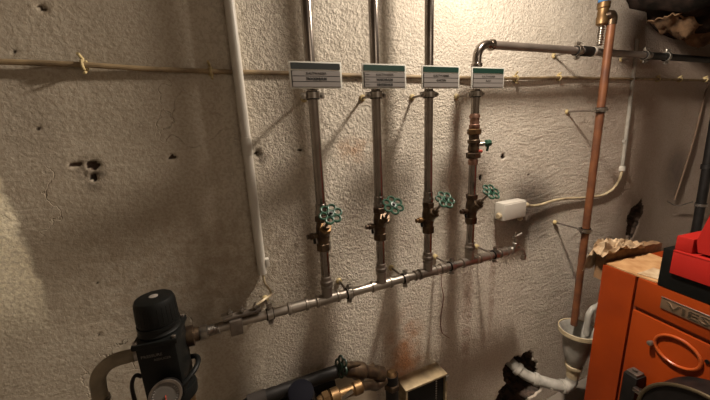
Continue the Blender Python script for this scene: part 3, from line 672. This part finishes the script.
MB().lathe((PX, PY, 1.2135), (0, 0, 1), [(0, .010), (.002, .010), (.003, .008)], 20).build('cap_disc', mat('grey_disc', (0.20, 0.18, 0.16), .4), kn)
for sx, sy in ((-1, -1), (1, -1), (1, 1), (-1, 1)):
    c = V((PX, PY, 0))+RZ @ V((sx*.041, sy*.046, 0)); MB().hexn((c.x, c.y, 1.1215), (c.x, c.y, 1.127), .005).build('screw', STEEL_D, pr)
fn = RZ @ V((0, -1, 0)); fu = RZ @ V((1, 0, 0))
c = V((PX, PY, 0))+fn*0.0503
text('lettering', 'PRESSURE', 0.0105, c-fu*0.034+e3*1.083, fu, e3, mat('grey_print', (0.13, 0.12, 0.11), .5), pr, ext=.0002, width=.045)
text('lettering', 'REDUCER', 0.0085, c-fu*0.008+e3*1.071, fu, e3, mat('grey_print2', (0.10, 0.09, 0.08), .5), pr, ext=.0002, width=.036)
g0 = V((PX+.010, PY, 0.985))+fn*0.048; gd = (fn+V((0.1, 0, 0.35))).normalized()
m = MB(); m.lathe(g0, gd, [(0, .018), (.01, .030), (.034, .0345), (.040, .0345)], 32); gg = m.build('gauge_case', BLACKG, pr)
MB().band(g0+gd*.041, gd, .030, .0352, .006, 36).build('bezel', STEEL_D, gg)
MB().lathe(g0+gd*.0402, gd, [(0, .030), (.001, .030)], 32).build('dial', DIAL, gg)
a_, u_, w_ = frame(gd)
MB().cyl(g0+gd*.043, g0+gd*.043+w_*.02, .0012, n=6).build('needle', REDTAG, gg)
m = MB()
for k in range(21):
    t = PI*(-0.2+1.4*k/20); m.cyl(g0+gd*.0422+(u_*math.cos(t)+w_*math.sin(t))*.024, g0+gd*.0422+(u_*math.cos(t)+w_*math.sin(t))*.028, .0006, n=4)
m.build('scale_marks', SIGNP, gg)
MB().lathe((PX+.045, -0.10, MZ-.002), (1, 0, 0), [(0, .026), (.006, .028), (.02, .028), (.022, .020), (.034, .0185)], 20).build('outlet_flange', BRASS_D, pr)
m = MB(); m.lathe((PX+.012, PY, .955), (0, 0, -1), [(0, .044), (.01, .047), (.03, .046), (.04, .038)], 28); m.build('bowl_ring', BLACK, pr)
m = MB(); m.lathe((PX+.012, PY, .915), (0, 0, -1), [(0, .036), (.03, .036), (.10, .032), (.13, .02)], 28); m.build('filter_bowl', BRASS, pr)
m = MB(); m.tube([V((PX+.012, PY, .975))+V((math.cos(t)*.058, math.sin(t)*.055, 0.03*math.cos(t))) for t in [-PI*.55+PI*1.1*k/16 for k in range(17)]], .0065, 10); m.build('bail', BLACK, pr)
MB().lathe((PX-.044, PY+.02, 1.06), (-1, 0, 0), [(0, .020), (.004, .022), (.014, .022), (.016, .017), (.024, .017)], 18).build('inlet_nut', ZINC, pr)
ip = thing('inlet_pipe', (-0.35, -0.125, 0.6), 'dull grey pipe bending down from the left of the black reducer', 'pipe')
R_ = .055
MB().tube([(-0.2545, -0.125, 1.06), (-.275, -.125, 1.06)]+arc((-.285, -.125, 1.06-R_), R_, PI/2, PI, (1, 0, 0), (0, 0, 1), 14)+[(-.342, -.125, .98), (-.345, -.125, .6), (-.345, -.125, .02)], .0165, 20).build('pipe', mat('grey_tan_pipe', (.23, .19, .13), .5, .3, vary=.3), ip)
MB().lathe((-.344, -.125, .955), (0, 0, 1), [(0, .0175), (.003, .021), (.012, .021), (.015, .0175)], 20).build('collar', STEEL_D, ip)
MB().lathe((-.345, -.125, .90), (0, 0, 1), [(0, .0175), (.003, .020), (.04, .020), (.043, .0175)], 20).build('collar', BLACKG, ip)
hk = MB().tube(smooth([(-.285, -.10, .90), (-.283, -.10, .955), (-.270, -.103, .985), (-.255, -.105, .978)], 6), .005, 8)
tag(hk.build('bent_rod', BLACKG), 'small dark bent rod between the inlet pipe and the black reducer', 'rod')

# ------------------------------------------------------------------ lower meter and valve assembly
lm = thing('water_meter_line', (0.2, -0.12, 0.68), 'dark dirty water meter and valve line low on the wall', 'water meter')
MB().tube(smooth([(-0.10, -0.12, 0.66), (-0.06, -0.12, 0.74), (-0.02, -0.12, 0.785), (0.04, -0.12, 0.795), (0.12, -0.12, 0.795), (0.25, -0.12, 0.795), (0.31, -0.12, 0.792)], 6), .021, 20).build('pipe', BLACKG, lm)
MB().cyl((-0.01, -.12, .793), (0.045, -.12, .795), .024, n=20).build('tape_wrap', mat('grey_tape', (.03, .025, .022), .7, spec=0.15), lm)
MB().lathe((0.143, -.145, .745), (0, -.35, .94), [(0, .034), (.02, .044), (.045, .044), (.05, .041), (.062, .041), (.066, .036)], 30).build('meter_body', BLACKG, lm)
md = V((0, -.35, .94)).normalized()
MB().lathe(V((0.143, -.145, .745))+md*.0665, md, [(0, .039), (.008, .039), (.011, .034)], 30).build('meter_lid', mat('navy_lid', (.005, .005, .008), .8, spec=0.08), lm)
MB().lathe((0.31, -.12, .792), (1, 0, -.55), [(0, .020), (.01, .026), (.03, .026), (.04, .030), (.07, .030), (.08, .022), (.125, .020), (.13, .026), (.16, .026), (.165, .018)], 18).build('valve_body', BRASS_D, lm)
hd = V((-.90, -.18, .38)).normalized(); hb0 = V((.358, -.125, .795))
MB().cyl(hb0, hb0+hd*.08, .0085, n=10).build('stem', BRASS_D, lm)
hc = hb0+hd*.078; a_, u_, w_ = frame(hd); m = MB()
for k in range(6):
    t = 2*PI*k/6; m.ring(hc+(u_*math.cos(t)+w_*math.sin(t))*.0215, hd, .0108, .0038, 18, 7)
m.lathe(hc-hd*.006, hd, [(0, .011), (.012, .012)], 14)
m.build('handwheel', mat('dark_green_enamel', (.008, .026, .016), .35), lm)
MB().tube([(-.03, -.085, .70), (.10, -.085, .722), (.20, -.085, .73), (.27, -.085, .73)], .042, 24).build('foam_insulation', RUBBER, lm)
MB().lathe((0.19, -.175, .755), (1, 0, 0.0), [(0, .016), (.01, .02), (.04, .02), (.045, .027), (.07, .027), (.075, .018), (.12, .017), (.125, .022), (.15, .022), (.155, .016)], 18).build('brass_union', BRASS, lm)
MB().hexn((.205, -.175, .755), (.23, -.175, .755), .026).build('union_nut', BRASS, lm)
MB().tube(smooth([(.34, -.175, .755), (.375, -.165, .735), (.41, -.145, .70), (.455, -.13, .695)], 6), .014, 14).build('connecting_pipe', BRASS_D, lm)
MB().tube([(.487, -.12, .43), (.487, -.12, .60), (.487, -.12, .70)], .024, 18).build('standpipe', BLACKG, lm)
MB().hexn((.487, -.12, .64), (.487, -.12, .665), .031).build('standpipe_nut', BRASS_D, lm)
MB().lathe((.487, -.12, .70), (0, 0, 1), [(0, .022), (.006, .019), (.012, .012)], 18).build('brass_plug', BRASS, lm)
MB().cyl((.23, -.19, .745), (.30, -.20, .775), .006, n=8).build('lever', ZINC, lm)
wbd = MB().box((.345, -.035, .44), (.23, .02, .50), None, .003)
tag(wbd.build('pale_board', WOODP), 'pale board standing on edge behind the lower valve line', 'board')

# beige cased black box
hx = thing('wall_cabinet', (.672, -.045, .2), 'beige metal cased box with black perforated front, low on the wall', 'cabinet')
BX0, BX1 = .572, .780
m = MB(); m.box(((BX0+BX1)/2, -.040, .548), (BX1-BX0, .080, .010), None, .002); m.build('top_plate', BEIGEM, hx)
for x in (BX0+.005, BX1-.005):
    m = MB(); m.box((x, -.040, .331), (.010, .078, .424), None, .001); m.build('side_plate', BEIGEM, hx)
m = MB(); m.box(((BX0+BX1)/2, -.036, .331), (BX1-BX0-.022, .066, .42), None, .001); m.build('black_front', BLACK, hx)
m = MB()
for k in range(28): m.box((BX1-.050, -.0698, .525-.012*k), (.006, .002, .006))
m.build('perforation', ZINC, hx)
m = MB(); m.box((BX1-.002, -.082, .534), (.018, .006, .024), None, .001); m.build('corner_bracket', ZINC, hx)

# ------------------------------------------------------------------ drain funnel and trap
FX, FY = 1.497, -0.165
fn_ = thing('drain_funnel', (FX, FY, .25), 'cream plastic drain funnel under the copper pipe', 'funnel')
m = MB(); n = 36; prof = [(.60, .072), (.606, .076), (.600, .080), (.585, .078), (.575, .066), (.50, .058), (.44, .046), (.40, .030), (.40, .024), (.44, .040), (.50, .052), (.575, .060), (.60, .072)]
vs = [V((FX+r*math.cos(2*PI*k/n), FY+r*math.sin(2*PI*k/n), z-.015)) for z, r in prof for k in range(n)]
m.add(vs, [(i*n+k, i*n+(k+1) % n, (i+1)*n+(k+1) % n, (i+1)*n+k) for i in range(len(prof)-1) for k in range(n)])
m.build('bowl', GREYP, fn_)
MB().band((FX, FY, .582), (0, 0, 1), .0805, .0845, .020, 40).build('rim', CREAM, fn_)
MB().lathe((FX, FY, .392), (0, 0, -1), [(0, .030), (.004, .038), (.018, .038), (.022, .030), (.075, .028)], 24).build('neck_nut', CREAM, fn_)
wp = thing('waste_pipe', (1.42, -.10, .15), 'grey plastic trap and waste pipe running into the broken wall hole', 'pipe')
tr = smooth([(FX, FY, .318), (FX-.003, FY, .285), (FX-.03, FY+.01, .262), (FX-.07, FY+.03, .268), (1.375, -.085, .275), (1.33, -.04, .29), (1.30, .01, .32), (1.29, .09, .345)], 7)
MB().tube(tr, .027, 20).build('trap', GREYP, wp)
for q, s in ((16, .034), (30, .033), (40, .034)):
    p = tr[q]; d = (tr[q+1]-tr[q-1]).normalized(); MB().lathe(p-d*.012, d, [(0, s-.004), (.003, s), (.021, s), (.024, s-.004)], 20).build('joint_collar', GREYP, wp)
MB().lathe((1.40, -.125, .262), (-.1, -1, .2), [(0, .012), (.012, .013), (.016, .008)], 12).build('cleanout_plug', WHITEP, wp)
ov = MB().tube([(FX+.03, FY-.02, .56), (FX+.03, FY-.02, .655)]+arc((FX+.07, FY-.02, .655), .04, PI, PI/2, (1, 0, 0), (0, 0, 1), 8)+[(FX+.45, FY-.02, .70)], .013, 14)
tag(ov.build('overflow_pipe', GREYP), 'grey overflow pipe bending into the drain funnel from behind the boiler', 'pipe')
